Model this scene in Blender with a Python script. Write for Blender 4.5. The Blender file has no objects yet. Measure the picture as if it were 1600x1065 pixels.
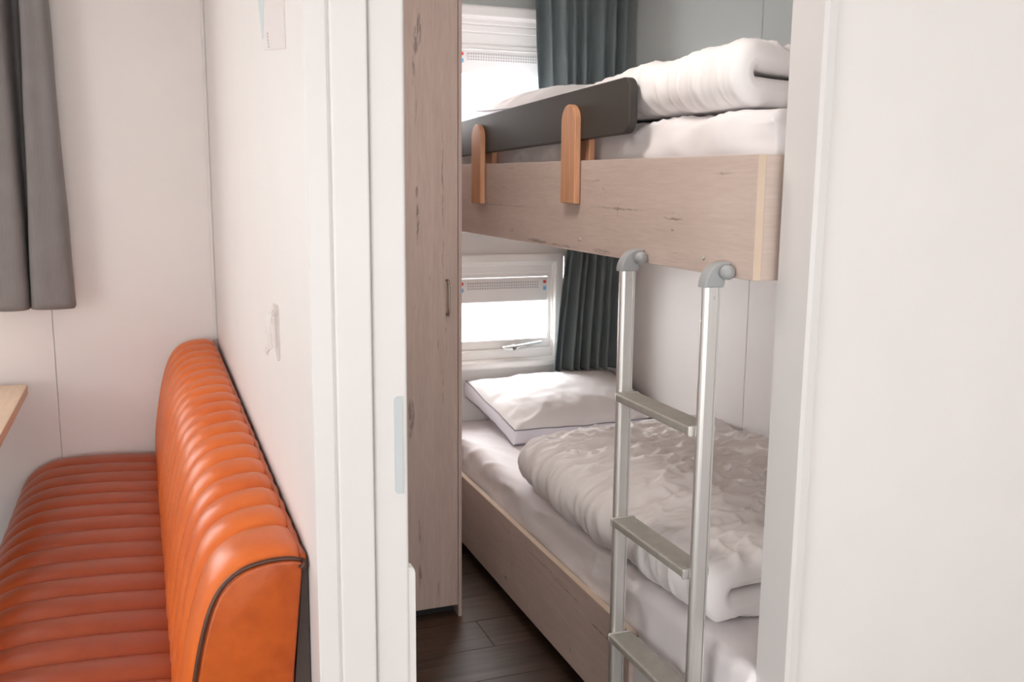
import bpy, bmesh, math, random
from mathutils import Vector, Matrix, noise

random.seed(7)
SC = bpy.context.scene
COL = SC.collection
PI = math.pi

# ------------------------------------------------------------------ camera
cam_d = bpy.data.cameras.new('camera')
cam = bpy.data.objects.new('camera', cam_d)
COL.objects.link(cam)
AX = Vector((0.93407, 0.05096, -0.35342))      # world axes seen in camera space
_f = 1495.654
def _cd(px, py):
    return Vector((px - 800.0, -(py - 532.5), -_f)).normalized()
AY = _cd(220.0, 275.0)
AZ = -_cd(720.0, 9400.0)
AZ = (AZ - AY * AZ.dot(AY)).normalized()
AX = AY.cross(AZ)
ROT = Matrix((AX, AY, AZ))                     # camera space -> world
cam.matrix_world = Matrix.Translation((0, 0, 1.5)) @ ROT.to_4x4()
cam_d.sensor_width = 36.0
cam_d.lens = _f / 1600.0 * 36.0
cam_d.clip_start = 0.02
cam_d.dof.use_dof = True
cam_d.dof.focus_distance = 2.3
cam_d.dof.aperture_fstop = 5.6
SC.camera = cam

# ------------------------------------------------------------------ light
world = bpy.data.worlds.new('overcast_sky')
SC.world = world
world.use_nodes = True
bg = world.node_tree.nodes['Background']
bg.inputs[0].default_value = (0.97, 0.985, 1.0, 1)
bg.inputs[1].default_value = 3.0

def area(name, loc, aim, sx, sy, power, col=(1, 1, 1)):
    d = bpy.data.lights.new(name, 'AREA')
    d.shape = 'RECTANGLE'; d.size = sx; d.size_y = sy
    d.energy = power; d.color = col
    o = bpy.data.objects.new(name, d); COL.objects.link(o)
    o.location = loc
    o.rotation_euler = (Vector(aim) - Vector(loc)).to_track_quat('-Z', 'Z').to_euler()
    return o
# daylight standing in the window openings of the place
area('daylight_glass_door', (-3.35, -0.9, 1.1), (0, -0.9, 1.0), 3.0, 2.0, 35, (1.0, 0.98, 0.96))
area('daylight_rear_window', (0.35, -2.75, 1.35), (0.35, 0, 1.35), 2.8, 1.5, 31, (1.0, 0.98, 0.96))
area('daylight_dining_window', (-1.35, 3.9, 1.6), (-1.2, 0, 1.2), 1.5, 1.0, 5, (1.0, 0.985, 0.97))
area('daylight_bunk_windows', (1.10, 4.85, 1.65), (1.10, 3, 1.65), 3.4, 2.6, 550, (0.97, 0.985, 1.0))

SC.view_settings.view_transform = 'Standard'
SC.view_settings.look = 'None'
SC.view_settings.gamma = 1.0
SC.view_settings.use_curve_mapping = False
SC.view_settings.exposure = 0.53
SC.cycles.max_bounces = 8
SC.cycles.diffuse_bounces = 6
SC.cycles.glossy_bounces = 3
SC.cycles.use_adaptive_sampling = True
SC.cycles.adaptive_threshold = 0.03
SC.cycles.caustics_reflective = False
SC.cycles.caustics_refractive = False
SC.cycles.use_denoising = True

# ------------------------------------------------------------------ materials
MATS = {}
def base(name, rough=0.6, metal=0.0, spec=0.5):
    m = bpy.data.materials.new(name); m.use_nodes = True
    nt = m.node_tree; b = nt.nodes['Principled BSDF']
    b.inputs['Roughness'].default_value = rough
    b.inputs['Metallic'].default_value = metal
    b.inputs['Specular IOR Level'].default_value = spec
    MATS[name] = m
    return m, nt, b
def coords(nt, scale=(1, 1, 1)):
    tc = nt.nodes.new('ShaderNodeTexCoord')
    mp = nt.nodes.new('ShaderNodeMapping')
    mp.inputs['Scale'].default_value = scale
    nt.links.new(tc.outputs['Object'], mp.inputs['Vector'])
    return mp.outputs['Vector']
def tex_noise(nt, vec, scale, detail=3.0, rough=0.5, dist=0.0):
    n = nt.nodes.new('ShaderNodeTexNoise')
    n.inputs['Scale'].default_value = scale
    n.inputs['Detail'].default_value = detail
    n.inputs['Roughness'].default_value = rough
    n.inputs['Distortion'].default_value = dist
    nt.links.new(vec, n.inputs['Vector'])
    return n.outputs['Fac']
def ramp(nt, fac, stops):
    r = nt.nodes.new('ShaderNodeValToRGB')
    e = r.color_ramp.elements
    e[0].position, e[0].color = stops[0][0], (*stops[0][1], 1)
    e[1].position, e[1].color = stops[-1][0], (*stops[-1][1], 1)
    for p, c in stops[1:-1]:
        k = e.new(p); k.color = (*c, 1)
    nt.links.new(fac, r.inputs[0])
    return r.outputs[0]
def mix(nt, fac, a, b, mode='MIX'):
    m = nt.nodes.new('ShaderNodeMix'); m.data_type = 'RGBA'; m.blend_type = mode
    for s, v in ((0, fac), (6, a), (7, b)):
        if hasattr(v, 'is_linked'):
            nt.links.new(v, m.inputs[s])
        elif isinstance(v, (int, float)):
            m.inputs[s].default_value = v
        else:
            m.inputs[s].default_value = (*v, 1)
    return m.outputs[2]
def math_n(nt, op, a, b=0.0):
    m = nt.nodes.new('ShaderNodeMath'); m.operation = op
    for i, v in enumerate((a, b)):
        if hasattr(v, 'is_linked'):
            nt.links.new(v, m.inputs[i])
        else:
            m.inputs[i].default_value = v
    return m.outputs[0]
def bump(nt, b, h, strength=0.2, dist=0.01):
    n = nt.nodes.new('ShaderNodeBump')
    n.inputs['Strength'].default_value = strength
    n.inputs['Distance'].default_value = dist
    nt.links.new(h, n.inputs['Height'])
    nt.links.new(n.outputs[0], b.inputs['Normal'])

def paint(name, c, rough=0.5, var=0.008, bs=0.03, scale=6.0):
    m, nt, b = base(name, rough, 0, 0.4)
    v = coords(nt)
    n = tex_noise(nt, v, scale, 4)
    lo = tuple(x * (1 - var) for x in c); hi = tuple(min(1, x * (1 + var)) for x in c)
    nt.links.new(ramp(nt, n, [(0.35, lo), (0.65, hi)]), b.inputs['Base Color'])
    bump(nt, b, tex_noise(nt, v, 220, 2), bs, 0.002)
    return m
WALL = paint('white_wall_panel', (0.765, 0.738, 0.718), 0.55)
TRIM = paint('white_trim', (0.69, 0.67, 0.655), 0.4, 0.01, 0.01)
WALL_UPPER = paint('upper_wall_panel', (0.46, 0.485, 0.475), 0.55)  # upper panels, darker and greener than the lower wall
CEIL = paint('white_ceiling', (0.85, 0.82, 0.80), 0.6)
PVC = paint('white_window_plastic', (0.84, 0.82, 0.80), 0.3, 0.01, 0.0)
CASSETTE = paint('light_grey_cassette', (0.78, 0.75, 0.73), 0.4, 0.01, 0.0)
GREYPL = paint('grey_plastic', (0.36, 0.37, 0.375), 0.45, 0.02, 0.02)
STRIKE = paint('pale_steel_plate', (0.52, 0.56, 0.565), 0.4, 0.02, 0.0)
GUARD = paint('taupe_grey_lacquer', (0.048, 0.041, 0.036), 0.55, 0.03, 0.02)
RED = paint('red_print', (0.7, 0.06, 0.05), 0.5, 0.0, 0.0)
BLUE = paint('blue_print', (0.18, 0.45, 0.68), 0.5, 0.0, 0.0)
TEAL = paint('pale_teal_print', (0.57, 0.66, 0.66), 0.5, 0.0, 0.0)
INK = paint('grey_ink', (0.45, 0.43, 0.42), 0.5, 0.0, 0.0)
CARD = paint('white_card', (0.76, 0.71, 0.69), 0.4, 0.0, 0.0)
DARKFRAME = paint('dark_brown_backing', (0.06, 0.042, 0.036), 0.6, 0.1)
EDGEBAND = paint('cream_edge_band', (0.66, 0.52, 0.40), 0.5, 0.04)
BLACK = paint('black_gap', (0.01, 0.01, 0.01), 0.7, 0.0, 0.0)

def washed_wood(name, axis, c_lo, c_hi, mark=1.0, marks=(), across=2):
    """pale washed decor board with grain along the axis and dark distress marks"""
    m, nt, b = base(name, 0.5, 0, 0.35)
    sc = [14.0, 14.0, 14.0]; sc[axis] = 1.1
    g = tex_noise(nt, coords(nt, sc), 1.6, 6, 0.6, 0.4)
    col = ramp(nt, g, [(0.25, c_lo), (0.55, tuple((a + d) / 2 for a, d in zip(c_lo, c_hi))), (0.8, c_hi)])
    sc2 = [60.0, 60.0, 60.0]; sc2[axis] = 5.0
    fine = tex_noise(nt, coords(nt, sc2), 2.5, 4, 0.6)
    col = mix(nt, 0.25, col, ramp(nt, fine, [(0.3, tuple(x * 0.72 for x in c_lo)), (0.7, c_hi)]))
    blot = tex_noise(nt, coords(nt), 3.0, 3)
    col = mix(nt, ramp(nt, blot, [(0.45, (0, 0, 0)), (0.75, (0.35,) * 3)]), col, tuple(x * 0.85 for x in c_lo))
    sc3 = [26.0, 26.0, 26.0]; sc3[axis] = 3.2
    mk = tex_noise(nt, coords(nt, sc3), 1.4, 5, 0.7, 0.6)
    sc4 = [5.0, 5.0, 5.0]; sc4[axis] = 2.0
    gate = tex_noise(nt, coords(nt, sc4), 1.3, 2)
    k = math_n(nt, 'MULTIPLY', ramp(nt, mk, [(0.62, (0, 0, 0)), (0.70, (1, 1, 1))]),
               ramp(nt, gate, [(0.50, (0, 0, 0)), (0.60, (mark,) * 3)]))
    col = mix(nt, k, col, (0.10, 0.065, 0.05))
    if marks:                                            # printed cracks and knots of this decor, at their places on the board
        sp = nt.nodes.new('ShaderNodeSeparateXYZ'); nt.links.new(coords(nt), sp.inputs[0])
        wob = math_n(nt, 'MULTIPLY', math_n(nt, 'SUBTRACT', tex_noise(nt, coords(nt), 26, 3), 0.5), 0.012)
        pa = sp.outputs[axis]; pc = math_n(nt, 'ADD', sp.outputs[across], wob)
        tot = None
        for (ca, cc, la_, wa, st) in marks:
            da = math_n(nt, 'DIVIDE', math_n(nt, 'SUBTRACT', pa, ca), la_)
            dc = math_n(nt, 'DIVIDE', math_n(nt, 'SUBTRACT', pc, cc), wa)
            d = math_n(nt, 'ADD', math_n(nt, 'MULTIPLY', da, da), math_n(nt, 'MULTIPLY', dc, dc))
            v = math_n(nt, 'MULTIPLY', math_n(nt, 'MAXIMUM', math_n(nt, 'SUBTRACT', 1.0, d), 0.0), st)
            tot = v if tot is None else math_n(nt, 'MAXIMUM', tot, v)
        sc5 = [150.0, 150.0, 150.0]; sc5[axis] = 26.0
        br = ramp(nt, tex_noise(nt, coords(nt, sc5), 1.0, 4, 0.7), [(0.42, (0.08,) * 3), (0.58, (1, 1, 1))])
        kk = math_n(nt, 'MINIMUM', math_n(nt, 'MULTIPLY', math_n(nt, 'MULTIPLY', tot, br), 1.2), 0.60)
        col = mix(nt, kk, col, (0.085, 0.055, 0.042))
    nt.links.new(col, b.inputs['Base Color'])
    bump(nt, b, fine, 0.08, 0.002)
    return m
WASH_Y = washed_wood('washed_wood_upper_side', 1, (0.54, 0.425, 0.37), (0.67, 0.555, 0.49), 0.6, [
    (0.594, 0.118, 0.006, 0.016, 1.0), (0.60, 0.126, 0.17, 0.0030, 0.7), (0.73, 0.195, 0.035, 0.003, 0.8), (1.12, 0.010, 0.10, 0.006, 0.8),
    (0.95, 0.008, 0.12, 0.005, 0.7), (0.68, 0.010, 0.06, 0.007, 0.7), (0.47, 0.018, 0.05, 0.008, 0.5), (0.32, 0.111, 0.05, 0.003, 0.7),
    (1.42, 0.111, 0.30, 0.0028, 0.5), (0.32, 0.084, 0.012, 0.005, 0.6), (1.35, 0.031, 0.02, 0.008, 0.5), (0.12, 0.213, 0.05, 0.004, 0.4)], 2)
WASH_L = washed_wood('washed_wood_lower_side', 1, (0.54, 0.425, 0.37), (0.67, 0.555, 0.49), 0.6, [
    (0.61, 0.200, 0.11, 0.0035, 1.0), (1.04, 0.235, 0.25, 0.003, 0.5), (0.86, 0.225, 0.18, 0.003, 0.5), (1.32, 0.132, 0.003, 0.04, 0.5), (1.378, 0.055, 0.02, 0.008, 0.7)], 2)
WASH_X = washed_wood('washed_wood_across_bed', 0, (0.56, 0.445, 0.385), (0.68, 0.565, 0.50), 0.6)
WASH_Z = washed_wood('washed_wood_upright', 2, (0.385, 0.285, 0.245), (0.50, 0.39, 0.345), 0.8, [
    (1.955, 0.176, 0.055, 0.008, 1.0), (1.92, 0.166, 0.05, 0.011, 0.8), (1.84, 0.158, 0.06, 0.006, 0.5), (1.72, 0.165, 0.08, 0.004, 0.4), (1.458, 0.167, 0.022, 0.005, 0.8),
    (1.372, 0.168, 0.055, 0.005, 1.0), (1.33, 0.166, 0.05, 0.003, 0.7), (0.735, 0.142, 0.06, 0.013, 0.9), (0.69, 0.140, 0.05, 0.007, 0.6), (0.328, 0.166, 0.05, 0.003, 0.7),
    (0.17, 0.168, 0.045, 0.006, 1.0), (1.50, 0.251, 0.20, 0.0022, 0.8), (1.02, 0.262, 0.10, 0.0022, 0.7), (0.82, 0.250, 0.08, 0.0022, 0.5), (1.25, 0.252, 0.10, 0.002, 0.5)], 0)
TABLEW = washed_wood('pale_oak_table', 1, (0.60, 0.42, 0.29), (0.74, 0.57, 0.42), 0.1)

def wood(name, axis, c_lo, c_hi, rough=0.45):
    m, nt, b = base(name, rough, 0, 0.4)
    sc = [30.0, 30.0, 30.0]; sc[axis] = 2.0
    g = tex_noise(nt, coords(nt, sc), 2.2, 5, 0.6, 0.8)
    nt.links.new(ramp(nt, g, [(0.3, c_lo), (0.7, c_hi)]), b.inputs['Base Color'])
    bump(nt, b, g, 0.06, 0.002)
    return m
PEG = wood('oiled_beech', 2, (0.50, 0.235, 0.12), (0.66, 0.35, 0.20))

def plank_mat():
    m, nt, b = base('dark_oak_plank', 0.45, 0, 0.4)
    oi = nt.nodes.new('ShaderNodeObjectInfo')
    tc = nt.nodes.new('ShaderNodeTexCoord')
    ad = nt.nodes.new('ShaderNodeVectorMath'); ad.operation = 'ADD'
    nt.links.new(tc.outputs['Object'], ad.inputs[0]); nt.links.new(oi.outputs['Location'], ad.inputs[1])
    mp = nt.nodes.new('ShaderNodeMapping'); mp.inputs['Scale'].default_value = (1.6, 22, 22)
    nt.links.new(ad.outputs[0], mp.inputs['Vector'])
    g = tex_noise(nt, mp.outputs[0], 2.0, 6, 0.65, 0.7)
    col = ramp(nt, g, [(0.28, (0.034, 0.018, 0.012)), (0.55, (0.072, 0.040, 0.026)), (0.78, (0.125, 0.074, 0.050))])
    rnd = math_n(nt, 'ADD', math_n(nt, 'MULTIPLY', oi.outputs['Random'], 0.5), 0.75)
    cb = nt.nodes.new('ShaderNodeCombineColor')
    for i in range(3): nt.links.new(rnd, cb.inputs[i])
    nt.links.new(mix(nt, 1.0, col, cb.outputs[0], 'MULTIPLY'), b.inputs['Base Color'])
    bump(nt, b, g, 0.12, 0.003)
    return m
PLANK = plank_mat()

def leather(name, dark, light):
    m, nt, b = base(name, 0.34, 0, 0.36)
    v = coords(nt)
    n1 = tex_noise(nt, v, 5.0, 5, 0.6)
    n2 = tex_noise(nt, v, 26.0, 4, 0.6)
    col = ramp(nt, n1, [(0.3, dark), (0.7, light)])
    col = mix(nt, 0.3, col, ramp(nt, n2, [(0.3, dark), (0.7, light)]))
    nt.links.new(col, b.inputs['Base Color'])
    vo = nt.nodes.new('ShaderNodeTexVoronoi'); vo.inputs['Scale'].default_value = 420
    nt.links.new(v, vo.inputs['Vector'])
    bump(nt, b, vo.outputs['Distance'], 0.10, 0.001)
    nt.links.new(ramp(nt, n2, [(0.2, (0.28,) * 3), (0.8, (0.42,) * 3)]), b.inputs['Roughness'])
    return m
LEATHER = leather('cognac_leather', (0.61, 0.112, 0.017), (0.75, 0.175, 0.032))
LEATHER_SEAT = leather('shaded_cognac_leather', (0.31, 0.055, 0.018), (0.42, 0.088, 0.028))  # seat copy of the cognac leather, with its shade put into the colour
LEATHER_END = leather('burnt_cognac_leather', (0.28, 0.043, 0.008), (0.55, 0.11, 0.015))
PIPING = leather('dark_brown_piping', (0.05, 0.018, 0.010), (0.10, 0.035, 0.018))

def fabric(name, c, weave=900.0, strength=0.25, sheen=0.2, var=0.12):
    m, nt, b = base(name, 0.9, 0, 0.15)
    v = coords(nt)
    st = tex_noise(nt, coords(nt, (420, 420, 18)), 1.0, 3)
    n = tex_noise(nt, v, 9.0, 3)
    lo = tuple(x * (1 - var) for x in c); hi = tuple(x * (1 + var) for x in c)
    col = mix(nt, 0.5, ramp(nt, st, [(0.3, lo), (0.7, hi)]), ramp(nt, n, [(0.3, lo), (0.7, hi)]))
    nt.links.new(col, b.inputs['Base Color'])
    b.inputs['Sheen Weight'].default_value = sheen
    bump(nt, b, tex_noise(nt, v, weave, 1), strength, 0.001)
    return m
CURTAIN = fabric('grey_curtain_weave', (0.205, 0.192, 0.19), 900, 0.25, 0.1)
CURTAIN_D = fabric('slate_curtain_weave', (0.165, 0.195, 0.202), 900, 0.2, 0.1)
SHEET = fabric('white_cotton_sheet', (0.84, 0.805, 0.81), 700, 0.05, 0.1, 0.015)
DUVETM = fabric('white_cotton_duvet', (0.88, 0.85, 0.845), 700, 0.05, 0.1, 0.015)
PILLOWM = fabric('white_cotton_pillow', (0.78, 0.755, 0.75), 700, 0.05, 0.1, 0.015)
PILLOWG = fabric('pale_lilac_gusset', (0.80, 0.79, 0.86), 700, 0.05, 0.1, 0.015)
GREYPIPE = paint('grey_cord_piping', (0.20, 0.205, 0.22), 0.8)

def metal(name, c, rough):
    m, nt, b = base(name, rough, 0.9)
    n = tex_noise(nt, coords(nt, (160, 160, 4)), 2, 3)
    nt.links.new(ramp(nt, n, [(0.3, tuple(x * 0.95 for x in c)), (0.7, c)]), b.inputs['Base Color'])
    return m
ALU = metal('satin_aluminium', (0.80, 0.785, 0.76), 0.38)
STEEL = metal('bright_steel', (0.66, 0.68, 0.67), 0.3)
NICKEL = metal('brushed_bronze_nickel', (0.30, 0.245, 0.20), 0.35)
def tread_mat():
    m, nt, b = base('ribbed_grey_tread', 0.5, 0.35)
    v = coords(nt, (1, 1, 1))
    w = nt.nodes.new('ShaderNodeTexWave'); w.inputs['Scale'].default_value = 60
    nt.links.new(v, w.inputs['Vector'])
    b.inputs['Base Color'].default_value = (0.33, 0.315, 0.28, 1)
    n = tex_noise(nt, v, 40, 2)
    nt.links.new(ramp(nt, n, [(0.3, (0.40, 0.385, 0.345)), (0.7, (0.46, 0.445, 0.40))]), b.inputs['Base Color'])
    bump(nt, b, w.outputs['Fac'], 0.3, 0.002)
    return m
TREAD = tread_mat()

def glass_mat():
    m = bpy.data.materials.new('clear_pane'); m.use_nodes = True
    nt = m.node_tree; nt.nodes.clear()
    o = nt.nodes.new('ShaderNodeOutputMaterial')
    t = nt.nodes.new('ShaderNodeBsdfTransparent'); g = nt.nodes.new('ShaderNodeBsdfGlossy')
    g.inputs['Roughness'].default_value = 0.02
    x = nt.nodes.new('ShaderNodeMixShader'); x.inputs[0].default_value = 0.05
    nt.links.new(t.outputs[0], x.inputs[1]); nt.links.new(g.outputs[0], x.inputs[2])
    nt.links.new(x.outputs[0], o.inputs[0])
    return m
GLASS = glass_mat()
def clear_plastic():
    m, nt, b = base('milky_clear_plastic', 0.12, 0, 0.6)
    n = tex_noise(nt, coords(nt), 30, 2)
    nt.links.new(ramp(nt, n, [(0.3, (0.80, 0.76, 0.73)), (0.7, (0.83, 0.79, 0.76))]), b.inputs['Base Color'])
    b.inputs['Alpha'].default_value = 0.30
    return m
CLEAR = clear_plastic()
def perforated():
    m, nt, b = base('perforated_vent', 0.5)
    v = coords(nt)
    sx = nt.nodes.new('ShaderNodeSeparateXYZ'); nt.links.new(v, sx.inputs[0])
    px = math_n(nt, 'PINGPONG', sx.outputs['X'], 0.0055)
    pz = math_n(nt, 'PINGPONG', sx.outputs['Z'], 0.0055)
    hole = math_n(nt, 'MULTIPLY', math_n(nt, 'GREATER_THAN', px, 0.0022), math_n(nt, 'GREATER_THAN', pz, 0.0022))
    nt.links.new(mix(nt, hole, (0.76, 0.73, 0.71), (0.40, 0.39, 0.40)), b.inputs['Base Color'])
    return m
PERF = perforated()
def foliage():
    m, nt, b = base('pale_russet_leaf', 0.6)
    n = tex_noise(nt, coords(nt), 9, 2)
    nt.links.new(ramp(nt, n, [(0.3, (0.20, 0.15, 0.12)), (0.7, (0.32, 0.22, 0.18))]), b.inputs['Base Color'])
    return m
LEAF = foliage()

# ------------------------------------------------------------------ mesh helpers
WL = {}                                             # world origin of every object
def wl(o):
    return WL.get(o.name, Vector((0, 0, 0))) if o else Vector((0, 0, 0))
def tag(o, label=None, cat=None, group=None, kind=None):
    if label: o['label'] = label
    if cat: o['category'] = cat
    if group: o['group'] = group
    if kind: o['kind'] = kind
    return o
def empty(name, loc, label, cat, group=None):
    o = bpy.data.objects.new(name, None); COL.objects.link(o)
    o.location = loc; o.empty_display_size = 0.05
    WL[o.name] = Vector(loc)
    return tag(o, label, cat, group)
def link(name, me, mat, parent=None, origin=None, smooth=False):
    """me is in world coordinates; origin = the object's world origin"""
    org = Vector(origin) if origin is not None else wl(parent)
    me.transform(Matrix.Translation(-org))
    if mat is not None and not me.materials: me.materials.append(mat)
    for p in me.polygons: p.use_smooth = smooth
    o = bpy.data.objects.new(name, me); COL.objects.link(o)
    if parent:
        o.parent = parent
        o.location = org - wl(parent)
    else:
        o.location = org
    WL[o.name] = org
    return o
def pyd(name, verts, faces, mat, parent=None, smooth=False, origin=None):
    me = bpy.data.meshes.new(name)
    me.from_pydata([tuple(v) for v in verts], [], faces)
    bm = bmesh.new(); bm.from_mesh(me)
    bmesh.ops.recalc_face_normals(bm, faces=bm.faces)
    bm.to_mesh(me); bm.free()
    return link(name, me, mat, parent, origin, smooth)
def bevel_bm(bm, r, seg=2):
    if r > 0:
        bmesh.ops.bevel(bm, geom=list(bm.edges), offset=r, segments=seg, profile=0.5, affect='EDGES', clamp_overlap=True)
def box(name, lo, hi, mat, parent=None, r=0.002, seg=2, rot=None, origin=None):
    bm = bmesh.new(); bmesh.ops.create_cube(bm, size=1)
    lo, hi = Vector(lo), Vector(hi); c = (lo + hi) / 2; d = hi - lo
    bmesh.ops.scale(bm, vec=d, verts=bm.verts)
    bevel_bm(bm, min(r, min(d) * 0.45), seg)
    if rot: bmesh.ops.rotate(bm, matrix=rot, verts=bm.verts)
    bmesh.ops.translate(bm, vec=c, verts=bm.verts)
    me = bpy.data.meshes.new(name); bm.to_mesh(me); bm.free()
    return link(name, me, mat, parent, origin, False)
def prism(name, pts, axis, a, b, mat, parent=None, r=0.0, smooth=False, seg=2):
    """pts: 2D outline in the two other axes (order x,y,z without axis), extruded from a to b"""
    def P(u, v, w):
        q = [u, v]; q.insert(axis, w); return Vector(q)
    bm = bmesh.new()
    n = len(pts)
    va = [bm.verts.new(P(u, v, a)) for u, v in pts]
    vb = [bm.verts.new(P(u, v, b)) for u, v in pts]
    fa = bm.faces.new(va); fb = bm.faces.new(vb[::-1])
    for i in range(n): bm.faces.new((va[i], vb[i], vb[(i + 1) % n], va[(i + 1) % n]))
    bmesh.ops.recalc_face_normals(bm, faces=bm.faces)
    if r > 0:
        es = [e for e in bm.edges if fa in e.link_faces or fb in e.link_faces]
        bmesh.ops.bevel(bm, geom=es, offset=r, segments=seg, profile=0.5, affect='EDGES', clamp_overlap=True)
    me = bpy.data.meshes.new(name); bm.to_mesh(me); bm.free()
    return link(name, me, mat, parent, None, smooth)
def rrect(u0, v0, u1, v1, r, n=5, corners=(1, 1, 1, 1)):
    out = []
    for k, (cu, cv, a0) in enumerate(((u1 - r, v1 - r, 0), (u0 + r, v1 - r, PI / 2), (u0 + r, v0 + r, PI), (u1 - r, v0 + r, 1.5 * PI))):
        if corners[k]:
            for i in range(n + 1):
                a = a0 + PI / 2 * i / n
                out.append((cu + r * math.cos(a), cv + r * math.sin(a)))
        else:
            out.append(((u1, v1), (u0, v1), (u0, v0), (u1, v0))[k])
    return out
def tube(name, path, rad, mat, parent=None, n=8, closed=False, caps=True):
    path = [Vector(p) for p in path]
    rs = rad if isinstance(rad, (list, tuple)) else [rad] * len(path)
    verts, faces = [], []
    m = len(path)
    up = None
    for i, p in enumerate(path):
        if closed: t = path[(i + 1) % m] - path[(i - 1) % m]
        else: t = path[min(i + 1, m - 1)] - path[max(i - 1, 0)]
        t.normalize()
        if up is None:
            up = Vector((0, 0, 1)) if abs(t.z) < 0.9 else Vector((1, 0, 0))
        s = t.cross(up).normalized(); up = s.cross(t).normalized()
        for k in range(n):
            a = 2 * PI * k / n
            verts.append(p + (s * math.cos(a) + up * math.sin(a)) * rs[i])
    for i in range(m if closed else m - 1):
        j = (i + 1) % m
        for k in range(n):
            faces.append((i * n + k, i * n + (k + 1) % n, j * n + (k + 1) % n, j * n + k))
    if caps and not closed:
        faces.append(tuple(range(n))[::-1]); faces.append(tuple(range((m - 1) * n, m * n)))
    return pyd(name, verts, faces, mat, parent, True)
def lathe(name, prof, loc, axis_dir, mat, parent=None, n=20):
    """prof: (radius, along) pairs"""
    q = Vector((0, 0, 1)).rotation_difference(Vector(axis_dir)).to_matrix()
    verts, faces = [], []
    for r, h in prof:
        for k in range(n):
            a = 2 * PI * k / n
            verts.append(Vector(loc) + q @ Vector((r * math.cos(a), r * math.sin(a), h)))
    for i in range(len(prof) - 1):
        for k in range(n):
            faces.append((i * n + k, i * n + (k + 1) % n, (i + 1) * n + (k + 1) % n, (i + 1) * n + k))
    faces.append(tuple(range(n))[::-1]); faces.append(tuple(range((len(prof) - 1) * n, len(prof) * n)))
    return pyd(name, verts, faces, mat, parent, True)
def fbm(x, y, z=0.0, o=3):
    v, a = 0.0, 1.0
    for _ in range(o):
        v += a * noise.noise(Vector((x, y, z))); a *= 0.5; x *= 2.03; y *= 2.03; z += 7.1
    return v
def ridge(x, y, z=0.0, sharp=3.0):
    """0..1, narrow crests"""
    n = noise.noise(Vector((x, y, z)))
    return max(0.0, 1.0 - abs(n) * 2.2) ** sharp
def struct(o):
    o['kind'] = 'structure'; return o

# ------------------------------------------------------------------ the setting
YL, YF = 3.70, 3.85            # far wall of the living room / of the bunk room
XH = 0.238                     # hook wall (sofa leans on it)
YD, YDB = 1.50, 1.585          # door wall front / back
XR = 1.995                     # right wall of the bunk room
ZC = 2.32

fl = struct(box('floor', (-3.3, -2.7, -0.06), (2.7, 4.0, -0.006), BLACK, None, 0))
# planks across the bunk room: run along X, staggered
pw, pl = 0.192, 1.22
pme = None
row = 0
y = 1.20
while y < YF - 0.01:
    off = (row * 0.37) % pl
    x = 0.30 - off
    while x < XR:
        x0, x1 = max(x, 0.245), min(x + pl, XR)
        y1 = min(y + pw, YF)
        if x1 - x0 > 0.05:
            box('plank', (x0 + 0.0006, y + 0.0006, -0.006), (x1 - 0.0006, y1 - 0.0006, 0.0), PLANK, fl, 0.0012, 1,
                origin=((x0 + x1) / 2, (y + y1) / 2, 0))
        x += pl
    y += pw; row += 1
# living room boards (larger rows, mostly hidden below the frame)
for i in range(20):
    y0 = -2.7 + i * 0.32
    xa, xb = -3.3, (2.7 if y0 + 0.32 < 1.2 else 0.238)
    y1 = y0 + 0.32
    if y0 < 1.2 < y1: y1 = 1.199; xb = 2.7
    box('plank', (xa, y0 + 0.0006, -0.006), (xb, min(y1, 3.7) - 0.0006, 0.0), PLANK, fl, 0.0012, 1, origin=((xa + xb) / 2, (y0 + y1) / 2, 0))
struct(box('ceiling', (-3.4, -2.8, ZC), (2.8, 4.0, ZC + 0.08), CEIL, None, 0))

def wall_base(name, parts_):
    """parts_: list of (lo, hi) slabs joined into one wall core"""
    bm = bmesh.new()
    for lo, hi in parts_:
        lo, hi = Vector(lo), Vector(hi)
        r = bmesh.ops.create_cube(bm, size=1)
        bmesh.ops.scale(bm, vec=hi - lo, verts=r['verts'])
        bmesh.ops.translate(bm, vec=(lo + hi) / 2, verts=r['verts'])
    me = bpy.data.meshes.new(name); bm.to_mesh(me); bm.free()
    o = link(name, me, WALL, None, (0, 0, 0)); o['kind'] = 'structure'
    return o
g = 0.0012
# living room far wall, window to the left of the frame
wz0, wz1, wx0, wx1 = 1.02, 2.10, -2.05, -0.62
o = wall_base('wall_dining', [((-3.3, YL + .008, 0), (wx0, YL + .1, ZC)), ((wx1, YL + .008, 0), (XH + 0.06, YL + .1, ZC)),
              ((wx0, YL + .008, 0), (wx1, YL + .1, wz0)), ((wx0, YL + .008, wz1), (wx1, YL + .1, ZC))])
box('panel', (wx1 + 0.002, YL, 0), (-0.317 - g, YL + .008, ZC), WALL, o, 0.001, 1)
box('panel', (-0.317 + g, YL, 0), (XH, YL + .008, ZC), WALL, o, 0.001, 1)
box('panel', (-3.3, YL, 0), (wx0 - 0.002, YL + .008, ZC), WALL, o, 0.001, 1)
# hook wall
o = wall_base('wall_partition', [((XH, YD + 0.001, 0), (0.30, YF, ZC))])
struct(box('trim_1', (XH - 0.012, YL - 0.012, 0.9), (XH, YL, ZC), TRIM, None, 0.004))
# door wall: right of the opening, above it
XJ = 1.177
o = wall_base('wall_door', [((XJ + 0.004, YD, 0), (2.7, YDB, ZC)), ((0.31, YD, 2.06), (XJ + .004, YDB, ZC)), ((XH + 0.001, YD, 2.06), (0.31, YD + 0.0009, ZC))])
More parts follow.
